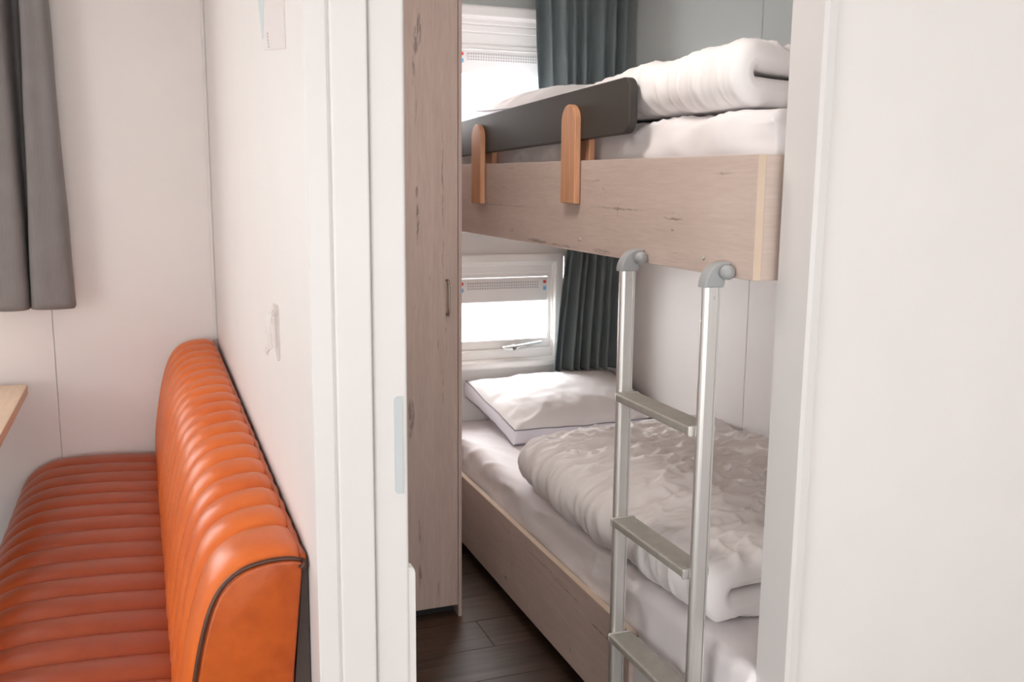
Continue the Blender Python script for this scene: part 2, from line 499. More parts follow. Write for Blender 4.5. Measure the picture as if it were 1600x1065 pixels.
# casing at the right of the opening
struct(prism('trim_2', [(XJ, YDB + 0.004), (XJ, YD - 0.006), (XJ + 0.006, YD - 0.013), (XJ + 0.024, YD - 0.013), (XJ + 0.030, YD - 0.006), (XJ + 0.030, YD), (XJ + 0.004, YD), (XJ + 0.004, YDB + 0.004)], 2, 0, 2.09, TRIM))
# casing boards at the left of the opening
struct(prism('trim_3', rrect(XH - 0.001, YD - 0.003, 0.271, YD + 0.0008, 0.0018, 3), 2, 0, ZC, TRIM))
struct(prism('trim_4', rrect(0.2745, YD - 0.006, 0.3335, YDB, 0.004, 4), 2, 0, 2.06, TRIM))
dj = prism('trim_5', rrect(0.3355, YD + 0.001, 0.3925, YDB, 0.005, 4), 2, 0, 2.06, TRIM)
struct(dj)
prism('strike_plate', rrect(0.3695, 0.981, 0.3835, 1.147, 0.007, 5, (0, 1, 1, 0)), 1, YD - 0.0014, YD + 0.0015, STRIKE, dj, 0.0004)
prism('edge_strip', [(0.3905, 0.0), (0.4045, 0.0), (0.4045, 0.835), (0.4025, 0.842), (0.397, 0.846), (0.3905, 0.846)], 1, YD + 0.004, YD + 0.03, TRIM, dj, 0.001)
# bunk room right wall
ys = 2.855
o = wall_base('wall_right', [((XR + .008, YDB, 0), (XR + .08, YF + .1, ZC))])
for (a, b_) in ((YDB, ys - g), (ys + g, YF)):
    box('panel', (XR, a, 0), (XR + .008, b_, 1.60), WALL, o, 0.001, 1)
    box('panel', (XR, a, 1.60), (XR + .008, b_, ZC), WALL_UPPER, o, 0.001, 1)
# bunk room far wall with two window openings
WX0, WX1 = 0.99, 1.72
LZ0, LZ1 = 0.71, 1.17
UZ0, UZ1 = 1.60, 2.175
ya, yb = YF + .008, YF + .10
o = wall_base('wall_window', [((0.30, ya, 0), (WX0, yb, ZC)), ((WX1, ya, 0), (XR + .08, yb, ZC)),
      ((WX0, ya, 0), (WX1, yb, LZ0)), ((WX0, ya, LZ1), (WX1, yb, UZ0)), ((WX0, ya, UZ1), (WX1, yb, ZC))])
for lo, hi, m in (((0.30, 0), (WX0, 1.60), WALL), ((WX1, 0), (XR, 1.60), WALL), ((WX0, 0), (WX1, LZ0), WALL), ((WX0, LZ1), (WX1, 1.60), WALL),
                  ((0.30, 1.60), (WX0, ZC), WALL_UPPER), ((WX1, 1.60), (XR, ZC), WALL_UPPER), ((WX0, UZ1), (WX1, ZC), WALL_UPPER)):
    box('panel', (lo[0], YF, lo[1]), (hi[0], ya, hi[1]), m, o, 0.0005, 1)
# outer living room walls with their glazing
wall_base('wall_left', [((-3.3, -2.7, 0), (-3.2, -2.4, ZC)), ((-3.3, 0.6, 0), (-3.2, YL, ZC)), ((-3.3, -2.4, 2.12), (-3.2, 0.6, ZC))])
wall_base('wall_back', [((-3.3, -2.7, 0), (-1.1, -2.6, ZC)), ((1.8, -2.7, 0), (2.7, -2.6, ZC)), ((-1.1, -2.7, 0), (1.8, -2.6, 0.6)), ((-1.1, -2.7, 2.12), (1.8, -2.6, ZC))])
wall_base('wall_side', [((2.6, -2.6, 0), (2.7, YD, ZC))])

def frame_rect(name, x0, x1, z0, z1, w, y0, y1, mat, parent, r=0.004):
    """a rectangular frame as one mesh"""
    bm = bmesh.new()
    o4 = [(x0, z0), (x1, z0), (x1, z1), (x0, z1)]
    i4 = [(x0 + w, z0 + w), (x1 - w, z0 + w), (x1 - w, z1 - w), (x0 + w, z1 - w)]
    V = {}
    for k, (pts, yy) in enumerate(((o4, y0), (i4, y0), (o4, y1), (i4, y1))):
        V[k] = [bm.verts.new((p[0], yy, p[1])) for p in pts]
    for i in range(4):
        j = (i + 1) % 4
        bm.faces.new((V[0][i], V[0][j], V[1][j], V[1][i])); bm.faces.new((V[2][i], V[3][i], V[3][j], V[2][j]))
        bm.faces.new((V[0][i], V[2][i], V[2][j], V[0][j])); bm.faces.new((V[1][i], V[1][j], V[3][j], V[3][i]))
    bmesh.ops.recalc_face_normals(bm, faces=bm.faces)
    es = [e for e in bm.edges if all(abs(v.co.y - y0) < 1e-6 for v in e.verts) and not (
        e.verts[0] in V[0] and e.verts[1] in V[1]) and not (e.verts[1] in V[0] and e.verts[0] in V[1])]
    bmesh.ops.bevel(bm, geom=es, offset=r, segments=2, profile=0.5, affect='EDGES')
    me = bpy.data.meshes.new(name); bm.to_mesh(me); bm.free()
    return link(name, me, mat, parent)
def lever_handle(w, xl, xr, zl, zr, yv):
    h = prism('handle', [(xl, zl - .010), (xl + .03, zl - .014), (xl + .055, zl - .016), (xl + .075, zl - .006), (xr, zr - .005), (xr + .003, zr),
                         (xr, zr + .004), (xl + .07, zl + .010), (xl + .04, zl + .008), (xl, zl + .006)], 1, yv - 0.030, yv - 0.016, STEEL, w, 0.004, True)
    lathe('handle_base', [(0.013, 0), (0.013, 0.012), (0.010, 0.016), (0.009, 0.03)], (xl + .053, yv, zl - .003), (0, -1, 0), PVC, w)
    lathe('key_lock', [(0.0055, 0), (0.0055, 0.003), (0.004, 0.0035)], (xl + .053, yv - 0.030, zl - .003), (0, -1, 0), NICKEL, w)
def window(name, z_case1, z_box1, z_box0, z_glass0, z_sash0, z_case0, steps, x1g, n):
    w = struct(bpy.data.objects.new(name, None)); COL.objects.link(w); WL[w.name] = Vector((0, 0, 0))
    x0g = 1.04
    # outer casing on the wall, then stepped profiles towards the pane
    frame_rect('casing', WX0 - .035, WX1 - .008, z_case0, z_case1, 0.040, YF - 0.016, YF + 0.004, PVC, w, 0.006)
    frame_rect('frame', x0g - .055, x1g + .050, z_case0 + .020, z_case1 - .018, 0.034, YF + 0.002, YF + 0.06, PVC, w, 0.006)
    for k, (za, zb) in enumerate(steps):
        box('frame_profile', (x0g - .03, YF + 0.006 + 0.007 * k, zb), (x1g + .028, YF + 0.062, za), PVC, w, 0.005)
    frame_rect('sash', x0g - .022, x1g + .022, z_sash0, z_box1 + .022, 0.022 , YF + 0.014, YF + 0.06, PVC, w, 0.005)
    box('sash_rail', (x0g - .02, YF + 0.012, z_sash0 + 0.002), (x1g + .02, YF + 0.06, z_glass0), PVC, w, 0.006)
    box('pane', (x0g, YF + 0.044, z_glass0 - .005), (x1g, YF + 0.048, z_box1), GLASS, w, 0)
    b = box('blind_cassette', (x0g + .001, YF + 0.006, z_box0), (x1g - .003, YF + 0.040, z_box1 - .002), CASSETTE, w, 0.004)
    h = z_box1 - z_box0
    box('vent_grille', (1.272, YF + 0.0035, z_box1 - h * .47), (x1g - .048, YF + 0.0065, z_box1 - h * .17), PERF, b, 0.0005, 1, origin=(1.272, YF, z_box1 - h * .47))
    for xs in (1.243, x1g - .024):
        box('sticker', (xs, YF + 0.0045, z_box1 - h * .27), (xs + .014, YF + 0.0062, z_box1 - h * .15), RED, b, 0.0003, 1)
        box('sticker', (xs, YF + 0.0045, z_box1 - h * .55), (xs + .014, YF + 0.0062, z_box1 - h * .40), BLUE, b, 0.0003, 1)
    return w
w1 = window('window_1', 1.186, 1.082, 0.976, 0.812, 0.768, 0.688, [(1.165, 1.100)], 1.648, 0)
box('stool', (WX0 - .03, YF - 0.030, 0.690), (WX1 - .03, YF + 0.01, 0.722), PVC, w1, 0.008)
box('lower_profile', (WX0 + .01, YF + 0.001, 0.715), (1.685, YF + 0.06, 0.770), PVC, w1, 0.006)
lever_handle(w1, 1.432, 1.612, 0.778, 0.797, YF + 0.014)
w2 = window('window_2', 2.196, 2.026, 1.925, 1.70, 1.66, 1.60, [(2.180, 2.124), (2.124, 2.094), (2.094, 2.044)], 1.648, 1)
box('header_board', (WX0 - .03, YF - 0.022, 2.150), (WX1 - .012, YF + 0.003, 2.192), PVC, w2, 0.006)
# glazing of the living room, outside the frame
for nm, ax, c, a0, a1, z0, z1 in (('window_3', 1, -3.25, -2.4, 0.6, 0.0, 2.12), ('window_4', 0, -2.65, -1.1, 1.8, 0.6, 2.12), ('window_5', 0, 3.75, wx0, wx1, wz0, wz1)):
    w = struct(bpy.data.objects.new(nm, None)); COL.objects.link(w); WL[w.name] = Vector((0, 0, 0))
    k = 3 if a1 - a0 > 2 else 2
    for i in range(k + 1):
        a = a0 + (a1 - a0 - 0.05) * i / k
        lo, hi = [0, 0, z0], [0, 0, z1]
        lo[ax], hi[ax] = a, a + 0.05; lo[1 - ax], hi[1 - ax] = c - 0.03, c + 0.03
        box('mullion', lo, hi, PVC, w, 0.004)
    for zz in (z0, z1 - 0.05):
        lo, hi = [0, 0, zz], [0, 0, zz + 0.05]
        lo[ax], hi[ax] = a0, a1; lo[1 - ax], hi[1 - ax] = c - 0.028, c + 0.028
        box('rail', lo, hi, PVC, w, 0.004)

# ------------------------------------------------------------------ beds
XB = 1.13                                            # face of the bed boards
BY0, BY1 = 1.607, YF - 0.012
XE = XR - 0.006
ub = empty('upper_bunk', (XB, BY0, 1.304), 'upper bunk bed box of pale washed wood with ladder hooked on', 'bunk bed')
box('side_board', (XB, BY0, 1.304), (XB + .018, BY1, 1.553), WASH_Y, ub, 0.0012)
box('edge_band', (XB + .0003, BY0 - 0.0010, 1.3045), (XB + .0177, BY0 + 0.0002, 1.5525), EDGEBAND, ub, 0.0003, 1)
eb = box('end_board', (XB + .0185, BY0 + 0.001, 1.304), (XE, BY0 + 0.021, 1.553), WASH_X, ub, 0.0012)
box('slat_base', (XB + .02, BY0 + .022, 1.330), (XE, BY1, 1.352), WASH_X, ub, 0.001)
def screw(loc, d, parent, r=0.0045):
    s = lathe('screw', [(r, 0), (r, 0.0012), (r * .8, 0.002), (r * .45, 0.002), (r * .40, 0.0008)], loc, d, STEEL, parent, 12)
    return s
screw((1.215, BY0 + 0.0012, 1.475), (0, -1, 0), ub)
screw((XB, 2.425, 1.338), (-1, 0, 0), ub)
screw((XB, 1.790, 1.336), (-1, 0, 0), ub)

lb = empty('lower_bunk', (XB, BY0, 0.06), 'lower bunk bed box of washed wood standing on the dark floor', 'bunk bed')
LYE = 2.065
box('side_board', (XB, LYE, 0.062), (XB + .020, BY1, 0.337), WASH_L, lb, 0.0015)
box('edge_band', (XB + .0005, LYE + .001, 0.3368), (XB + .0195, BY1 - .001, 0.3382), EDGEBAND, lb, 0.0003, 1)
box('near_panel', (XB + .012, BY0, 0.062), (XB + .030, LYE - 0.001, 0.325), TRIM, lb, 0.0015)
box('end_board', (XB + .031, BY0 + 0.001, 0.062), (XE, BY0 + 0.021, 0.220), WASH_X, lb, 0.0015)
box('slat_base', (XB + .03, BY0 + .022, 0.20), (XE, BY1, 0.222), WASH_X, lb, 0.001)
for (xx, yy) in ((XB + .08, BY0 + .30), (XB + .08, 3.6), (XE - .12, BY0 + .30), (XE - .12, 3.6)):
    box('foot', (xx, yy, 0), (xx + .05, yy + .05, 0.20), BLACK, lb, 0.002)
screw((XB, 2.42, 0.118), (-1, 0, 0), lb)
screw((XB, 3.02, 0.124), (-1, 0, 0), lb)

# guard board with its clamps
gd = empty('bed_guard', (XB, 2.15, 1.55), 'taupe grey guard board on two wooden pegs along the upper bunk', 'bed guard')
def tilt(yv): return 1.752 - (yv - 2.15) * 0.0285, 1.615 - (yv - 2.15) * 0.0225
t0, b0 = tilt(2.15); t1, b1 = tilt(3.80)
R_ = 0.034; pts = []
for i in range(8):
    a = PI + PI / 2 * i / 7                                   # near bottom corner
    pts.append((2.15 + R_ + R_ * math.cos(a), b0 + R_ + R_ * math.sin(a)))
for i in range(8):
    a = 1.5 * PI + PI / 2 * i / 7
    pts.append((3.80 - R_ + R_ * math.cos(a), b1 + R_ + R_ * math.sin(a)))
for i in range(8):
    a = PI / 2 * i / 7
    pts.append((3.80 - R_ + R_ * math.cos(a), t1 - R_ + R_ * math.sin(a)))
for i in range(8):
    a = PI / 2 + PI / 2 * i / 7
    pts.append((2.15 + R_ + R_ * math.cos(a), t0 - R_ + R_ * math.sin(a)))
prism('board', pts, 0, XB - 0.002, XB + 0.022, GUARD, gd, 0.0035)
for (yc, hw, z1, z0) in ((2.472, 0.047, 1.705, 1.436), (3.262, 0.050, 1.690, 1.416)):
    pts = [(yc - hw, z0), (yc + hw, z0), (yc + hw, z1 - hw)]
    pts += [(yc + hw * math.cos(PI * i / 14), z1 - hw + hw * math.sin(PI * i / 14)) for i in range(1, 14)] + [(yc - hw, z1 - hw)]
    pg = prism('peg', pts, 0, XB - 0.021, XB - 0.0025, PEG, gd, 0.0025)
    lathe('bolt', [(0.0055, 0), (0.0055, 0.004), (0.003, 0.005)], (XB - 0.010, yc + hw - 0.001, z1 - 0.045), (0, 1, 0), STEEL, pg, 12)
    box('inner_peg', (XB + .0225, yc - hw, z0 + .02), (XB + .041, yc + hw, z1 - 0.03), PEG, gd, 0.003)

# mattresses with fitted sheets
def mattress(name, x0, x1, y0, y1, z0, z1, r, label, wr, side_wr, r_end, ny=200, nx=46):
    prof = []                                             # cross-section, left bottom -> over the top -> right bottom
    for i in range(10): prof.append((x0, z0 + (z1 - r - z0) * i / 10, -1, 0))
    for i in range(8):
        a = PI - PI / 2 * i / 8; prof.append((x0 + r + r * math.cos(a), z1 - r + r * math.sin(a), math.cos(a), math.sin(a)))
    for i in range(nx): prof.append((x0 + r + (x1 - x0 - 2 * r) * i / nx, z1, 0, 1))
    for i in range(7):
        a = PI / 2 - PI / 2 * i / 6; prof.append((x1 - r + r * math.cos(a), z1 - r + r * math.sin(a), math.cos(a), math.sin(a)))
    prof.append((x1, z0, 1, 0))
    verts, faces = [], []
    P = len(prof)
    xm = (x0 + x1) / 2
    for j in range(ny + 1):
        t = j / ny
        yv = y0 + (y1 - y0) * t
        d = min(yv - y0, y1 - yv); e = 1.0
        drop = 0.0
        if d < r_end: drop = r_end - math.sqrt(max(0, r_end * r_end - (r_end - d) ** 2))
        for k, (px, pz, nx_, nz_) in enumerate(prof):
            u = px + pz
            dsp = side_wr * (ridge(u * 12 + yv * 3.2, yv * 2.6 - u * 2, 3.1, 2.5) - 0.3) * (0.4 + 0.6 * max(0, -nx_)) if nx_ < 0.2 and px < x0 + 0.15 else 0.0
            dsp += wr * (ridge(px * 5 + yv * 1.2, yv * 3.2 - px * 1.4, 0.3, 3.0) * 0.9 + 0.5 * fbm(px * 5, yv * 4, 1.7))
            sag = 0.004 * fbm(px * 2.2, yv * 1.8, 9.0, 2)
            zz = min(pz, z1 - drop)
            verts.append((px + nx_ * dsp, yv, zz + nz_ * dsp + (sag if nz_ > 0.3 else 0)))
    for j in range(ny):
        for k in range(P - 1):
            a = j * P + k
            faces.append((a, a + 1, a + P + 1, a + P))
        faces.append((j * P + P - 1, j * P, (j + 1) * P, (j + 1) * P + P - 1))
    faces.append(tuple(range(P))); faces.append(tuple(range(ny * P, (ny + 1) * P))[::-1])
    o = pyd(name, verts, faces, SHEET, None, True, origin=((x0 + x1) / 2, (y0 + y1) / 2, z0))
    tag(o, label, 'mattress', 'bunk mattresses')
    return o
mattress('mattress', XB + .026, XE - .008, 1.588, BY1 - .006, 0.2235, 0.465, 0.035,
         'mattress in a wrinkled white fitted sheet on the lower bunk', 0.0065, 0.009, 0.010)
mattress('mattress', XB + .060, XE - .008, BY0 + .026, BY1 - .006, 1.3535, 1.645, 0.030,
         'mattress in a white fitted sheet inside the upper bunk', 0.003, 0.018, 0.030)

# duvets: a padded slab folded in two, fold along the aisle side
def duvet(name, label, xf, width, y0, y1, zb, t, shape, wr, seed, quilt, nS=230, nY=210):
    r = t * 0.57
    L1 = width - r; Lb = PI * r; L = 2 * L1 + Lb
    def path(s):
        if s < L1: return (xf + width - s, zb + t / 2, 0.0, -1.0)          # lower layer, outer side faces down
        if s < L1 + Lb:
            a = (s - L1) / r                                              # 0..pi
            return (xf + r - r * math.sin(a), zb + t / 2 + r - r * math.cos(a), -math.sin(a), -math.cos(a))
        return (xf + r + (s - L1 - Lb), zb + t / 2 + 2 * r, 0.0, 1.0)
    re = t * 0.62
    def edge(d, rr=re):
        return math.sqrt(max(0.0, 1 - (1 - min(d, rr) / rr) ** 2)) if d < rr else 1.0
    verts, faces = [], []
    for side in (1, -1):
        for i in range(nS + 1):
            # sample denser around the bend
            s = L * i / nS
            px, pz, nx_, nz_ = path(s)
            for j in range(nY + 1):
                q = j / nY
                q = 0.5 - 0.5 * math.cos(PI * q) if False else q
                # denser rows at both ends
                q = q + 0.035 * math.sin(2 * PI * q) * -1
                yv = y0 + (y1 - y0) * q
                h = t / 2 * edge(min(yv - y0, y1 - yv)) * edge(min(s, L - s))
                h = max(h, 0.001)
                near = math.exp(-(yv - y0) / 0.16)
                fold = math.exp(-((s - L1 - Lb / 2) / 0.14) ** 2)
                dsp = 0.0
                if side == 1:
                    env = edge(min(yv - y0, y1 - yv), 0.05)
                    wy = yv + 0.05 * fbm(s * 3, yv * 3, seed)
                    ws = s + 0.06 * fbm(s * 2.5, yv * 2.5, seed + 4)
                    soft = 1 - 0.5 * fold
                    dsp += wr * 0.9 * ridge(wy * 5.5 + ws * 1.2, ws * 2.0, seed, 1.8) * soft
                    dsp += wr * 0.75 * ridge(wy * 13 - ws * 4, ws * 4.5, seed + 2, 2.2) * soft
                    dsp += wr * 0.30 * ridge(wy * 30 + ws * 6, ws * 9.0, seed + 9, 2.0)
                    dsp += wr * 1.3 * fbm(wy * 3, ws * 3, seed + 6, 2)
                    dsp += wr * 1.5 * near * (ridge(wy * 5, ws * 13, seed + 8, 1.6) - 0.3)
                    dsp += wr * 0.65 * ridge(wy * 20 - ws * 11, ws * 13 + wy * 5, seed + 11, 2.0) * soft
                    for yq in quilt:
                        yq = y0 + (y1 - y0) * yq
                        dd = abs(wy - yq)
                        dsp -= 0.013 * math.exp(-(dd / 0.022) ** 2) * (0.7 + 0.5 * fbm(s * 16, yv, seed, 2)) * (1 - 0.75 * fold)
                        dsp += 0.009 * math.exp(-(dd / 0.07) ** 2) * ridge(s * 14, yv * 5, seed + 3, 2) * soft
                    dsp *= env
                hh = (h + dsp) if side == 1 else -h * 0.97
                x_, z_ = px + nx_ * hh, pz + nz_ * hh
                verts.append(shape(Vector((x_, yv, z_))))
    W = nY + 1; N = (nS + 1) * W
    for i in range(nS):
        for j in range(nY):
            a = i * W + j
            faces.append((a, a + 1, a + W + 1, a + W))
            faces.append((N + a, N + a + W, N + a + W + 1, N + a + 1))
    for i in range(nS):
        a, b_ = i * W, (i + 1) * W
        faces.append((a, b_, N + b_, N + a))
        a, b_ = a + nY, b_ + nY
        faces.append((a, N + a, N + b_, b_))
    for j in range(nY):
        a = j; faces.append((a, N + a, N + a + 1, a + 1))
        a = nS * W + j; faces.append((a, a + 1, N + a + 1, N + a))
    o = pyd(name, verts, faces, DUVETM, None, True, origin=(xf + width / 2, (y0 + y1) / 2, zb))
    tag(o, label, 'duvet', 'folded duvets')
    return o
def shape_low(p):
    u = (p.y - 1.78) / 1.30                                # 0 near .. 1 far
    k = (p.z - 0.475) / 0.15
    p.z = 0.480 + max(0.0, (p.z - 0.475)) * (0.92 + 0.16 * math.sin(PI * min(1, max(0, u)))) if p.z > 0.475 else max(p.z, 0.4785)
    # aisle edge bows out in the middle, draws in at both ends; far corner rounded
    w = 1 - min(1, max(0, (p.x - 1.16) / 0.45))
    p.x += w * (0.055 * (1 - math.sin(PI * min(1, max(0, u)) ) ** 0.8) - 0.012)
    if u > 0.8: p.y -= 0.20 * ((u - 0.8) / 0.2) ** 1.5 * w * 0.55
    p.y += 0.02 * fbm(p.x * 3, p.z * 3, 5.0, 2)
    p.x = min(p.x, XE - 0.004)
    return p
duvet('duvet', 'folded white duvet lying on the lower bunk behind the ladder', 1.168, 0.80, 1.775, 3.07, 0.482, 0.064, shape_low, 0.0135, 2.3, (0.36, 0.72))
def shape_up(p):
    u = (p.y - 1.745) / 1.05
    p.z = 1.658 + (p.z - 1.658) * (1.06 - 0.30 * max(0, u - 0.45) ** 1.2) if p.z > 1.658 else max(p.z, 1.657)
    p.x += 0.012 * math.sin(p.y * 5) + 0.03 * u
    if p.z > 1.67: p.z += 0.009 * fbm(p.x * 5, p.y * 3, 2.0, 2) * min(1.0, (p.z - 1.67) / 0.04)
    p.x = min(p.x, XE - 0.004)
    return p
duvet('duvet', 'folded white duvet on the upper bunk beside the grey guard', 1.188, 0.74, 1.750, 2.78, 1.662, 0.0545, shape_up, 0.0085, 5.9, ())

# box pillows with grey piping
def pillow(label, mat_w, w=0.64, d=0.45, gus=0.052, puff=0.085, seed=0.0):
    loc = mat_w.translation
    root = empty('pillow', loc, label, 'pillow', 'pillows with grey piping')
    nx, ny = 70, 54
    def outline(t):                                        # 0..1 around a soft rectangle, corners pulled out
        pass
    def edge_xy(u, v):
        # u,v in -1..1 -> plan position, sides slightly waisted
        x = u * w / 2 * (1 - 0.035 * (1 - v * v)); yv = v * d / 2 * (1 - 0.035 * (1 - u * u))
        return x, yv
    def lift(u, v):
        c = max(abs(u), abs(v))
        return 0.006 * fbm(u * 2.1 + seed, v * 2.0, seed, 2) + 0.010 * (abs(u * v) ** 2)
    verts, faces = [], []
    for j in range(ny + 1):
        for i in range(nx + 1):
            u, v = -1 + 2 * i / nx, -1 + 2 * j / ny
            x, yv = edge_xy(u, v)
            a = (1 - abs(u) ** 2.6) * (1 - abs(v) ** 2.6)
            z = gus + lift(u, v) + puff * max(0, a) ** 0.62
            cr = (1 - a) * 0.010 * ridge(math.atan2(v, u) * 2.6, (abs(u) + abs(v)) * 1.1, seed, 2) * min(1, a * 9)
            z += cr + 0.004 * fbm(u * 4, v * 3, seed + 2) * min(1, a * 5)
            verts.append(mat_w @ Vector((x, yv, z)))
    W = nx + 1
    for j in range(ny):
        for i in range(nx):
            a = j * W + i; faces.append((a, a + 1, a + W + 1, a + W))
    # ring of border cells
    ring = [(i, 0) for i in range(nx)] + [(nx, j) for j in range(ny)] + [(i, ny) for i in range(nx, 0, -1)] + [(0, j) for j in range(ny, 0, -1)]
    top = [Vector(verts[j * W + i]) for i, j in ring]
    pyd('top_panel', verts, faces, PILLOWM, root, True)
    n = len(ring); rows = []
    for k in range(6):
        f = k / 5
        rr = []
        for (i, j), tp in zip(ring, top):
            u, v = -1 + 2 * i / nx, -1 + 2 * j / ny
            x, yv = edge_xy(u, v)
            ln = math.hypot(u, v); bul = 0.007 * math.sin(PI * f)
            z0 = 0.003 + 0.006 * abs(fbm(u * 3 + 3, v * 3, seed + 1, 2))
            z1 = gus + lift(u, v)
            ins = (1 - f) * 0.006
            rr.append(mat_w @ Vector((x + (u / ln) * (bul - ins), yv + (v / ln) * (bul - ins), z0 + (z1 - z0) * f)))
        rows.append(rr)
    gv = [p for rr in rows for p in rr]
    gf = [(k * n + q, k * n + (q + 1) % n, (k + 1) * n + (q + 1) % n, (k + 1) * n + q) for k in range(5) for q in range(n)]
    gf.append(tuple(range(n)))
    pyd('gusset', gv, gf, PILLOWG, root, True)
    tube('piping', rows[5], 0.0024, GREYPIPE, root, 6, True)
    tube('piping', rows[0], 0.0022, GREYPIPE, root, 6, True)
    return root
SHEAR = Matrix(((1, -0.13, 0, 0), (0, 1, 0, 0), (0, 0, 1, 0), (0, 0, 0, 1)))
pillow('white pillow with grey piping at the head of the lower bunk below window',
       Matrix.Translation((1.622, 3.602, 0.521)) @ SHEAR @ Matrix.Rotation(math.radians(14), 4, 'X'), w=0.69, gus=0.066, puff=0.078, seed=1.2)
pillow('white pillow on the upper bunk behind the grey guard board',
       Matrix.Translation((1.592, 3.265, 1.656)) @ Matrix.Rotation(math.radians(2), 4, 'Z'), d=0.78, w=0.68, gus=0.098, puff=0.085, seed=4.4)

# ------------------------------------------------------------------ ladder
XLd = 1.090
la = empty('bunk_ladder', (XLd, 1.885, 0), 'aluminium ladder with grey plastic hooks leaning on the bunks', 'ladder')
RY = (2.067, 1.697)
for yc in RY:
    hx, hy = 0.0185, 0.0110
    prof = []
    for i in range(9):                                     # rounded aisle side
        a = PI / 2 + PI * i / 8
        prof.append((XLd - hx + 0.0095 + 0.0095 * math.cos(a), yc + hy * math.sin(a)))
    prof += [(XLd + hx - 0.007, yc - hy), (XLd + hx - 0.006, yc - hy + 0.003), (XLd + hx - 0.0045, yc - hy + 0.003), (XLd + hx - 0.004, yc - hy),
             (XLd + hx, yc - hy), (XLd + hx, yc + hy)]
    ra = prism('rail', prof, 2, 0.012, 1.300, ALU, la, 0.0006)
    prism('rubber_foot', rrect(XLd - hx - .002, yc - hy - .002, XLd + hx + .002, yc + hy + .002, 0.005), 2, 0, 0.03, GREYPL, la, 0.002)
    screw((XLd + 0.004, yc - hy, 1.262), (0, -1, 0), ra, 0.003)
    # plastic elbow: quarter bend in X-Z, flat sides
    pts = []
    x0, x1, z0, z1 = XLd - hx - 0.003, XB - 0.001, 1.284, 1.3365
    for i in range(13):
        a = PI - PI / 2 * i / 12
        pts.append((x1 - 0.012 + (x1 - 0.012 - x0) * math.cos(a), z0 + (z1 - z0) * math.sin(a)))
    pts += [(x1, z1 - 0.001), (x1, z1 - 0.012), (x1 - 0.011, z1 - 0.030), (x1 - 0.013, z0 + 0.004), (XLd + hx + 0.004, z0)]
    el = prism('hook_elbow', pts, 1, yc - hy - 0.004, yc + hy + 0.004, GREYPL, la, 0.003, False, 3)
    kn = lathe('clamp_knob', [(0.0085, -0.006), (0.012, -0.004), (0.0145, 0.000), (0.0155, 0.006), (0.0150, 0.012), (0.0115, 0.0185), (0.005, 0.0205)],
               (x1 - 0.0175, yc - hy - 0.008, z1 - 0.020), (0.35, -0.93, 0), GREYPL, la, 20)
for zt in (0.984, 0.662, 0.352):
    tr = prism('rung', rrect(XLd - 0.029, zt - 0.019, XLd + 0.034, zt, 0.004, 3), 1, RY[1] + 0.013, RY[0] - 0.013, TREAD, la, 0.0008)
    for s, yc in ((-1, RY[0] - 0.011), (1, RY[1] + 0.011)):
        prism('end_cap', rrect(XLd - 0.031, zt - 0.021, XLd + 0.036, zt + 0.002, 0.005, 3), 1, yc, yc + s * 0.006, ALU, tr, 0.001)

# ------------------------------------------------------------------ wardrobe
wd = empty('wardrobe', (0.65, 2.98, 0), 'tall washed wood wardrobe at the head of the bunks', 'wardrobe')
WD0, WD1, WX_ = 2.98, YF - 0.004, 0.966
box('side_panel', (WX_ - .012, WD0, 0), (WX_, WD1, 2.24), WASH_Z, wd, 0.0015)
box('side_panel', (0.306, WD0, 0), (0.318, WD1, 2.24), WASH_Z, wd, 0.0015)
box('carcass', (0.3185, WD0 + .020, 0.042), (WX_ - .0125, WD1, 2.239), WASH_Z, wd, 0.001)
box('plinth', (0.3185, WD0 + .055, 0), (WX_ - .0125, WD0 + .07, 0.0415), BLACK, wd, 0.001)
for (xa, xb) in ((0.3195, 0.634), (0.637, WX_ - .0135)):
    d = box('door', (xa, WD0 + 0.001, 0.044), (xb, WD0 + .0195, 2.235), WASH_Z, wd, 0.0015)
    if xb > 0.9:
        hx, za, zb = 0.9145, 1.062, 1.174
        yh = WD0 + 0.001
        pth = [(hx, yh, za), (hx, yh - 0.018, za)] + [(hx, yh - 0.024, za + 0.006)] + [(hx, yh - 0.025, za + (zb - za) * k / 6) for k in range(1, 6)] + [(hx, yh - 0.024, zb - 0.006), (hx, yh - 0.018, zb), (hx, yh, zb)]
        tube('handle', pth, 0.0042, NICKEL, d, 10)

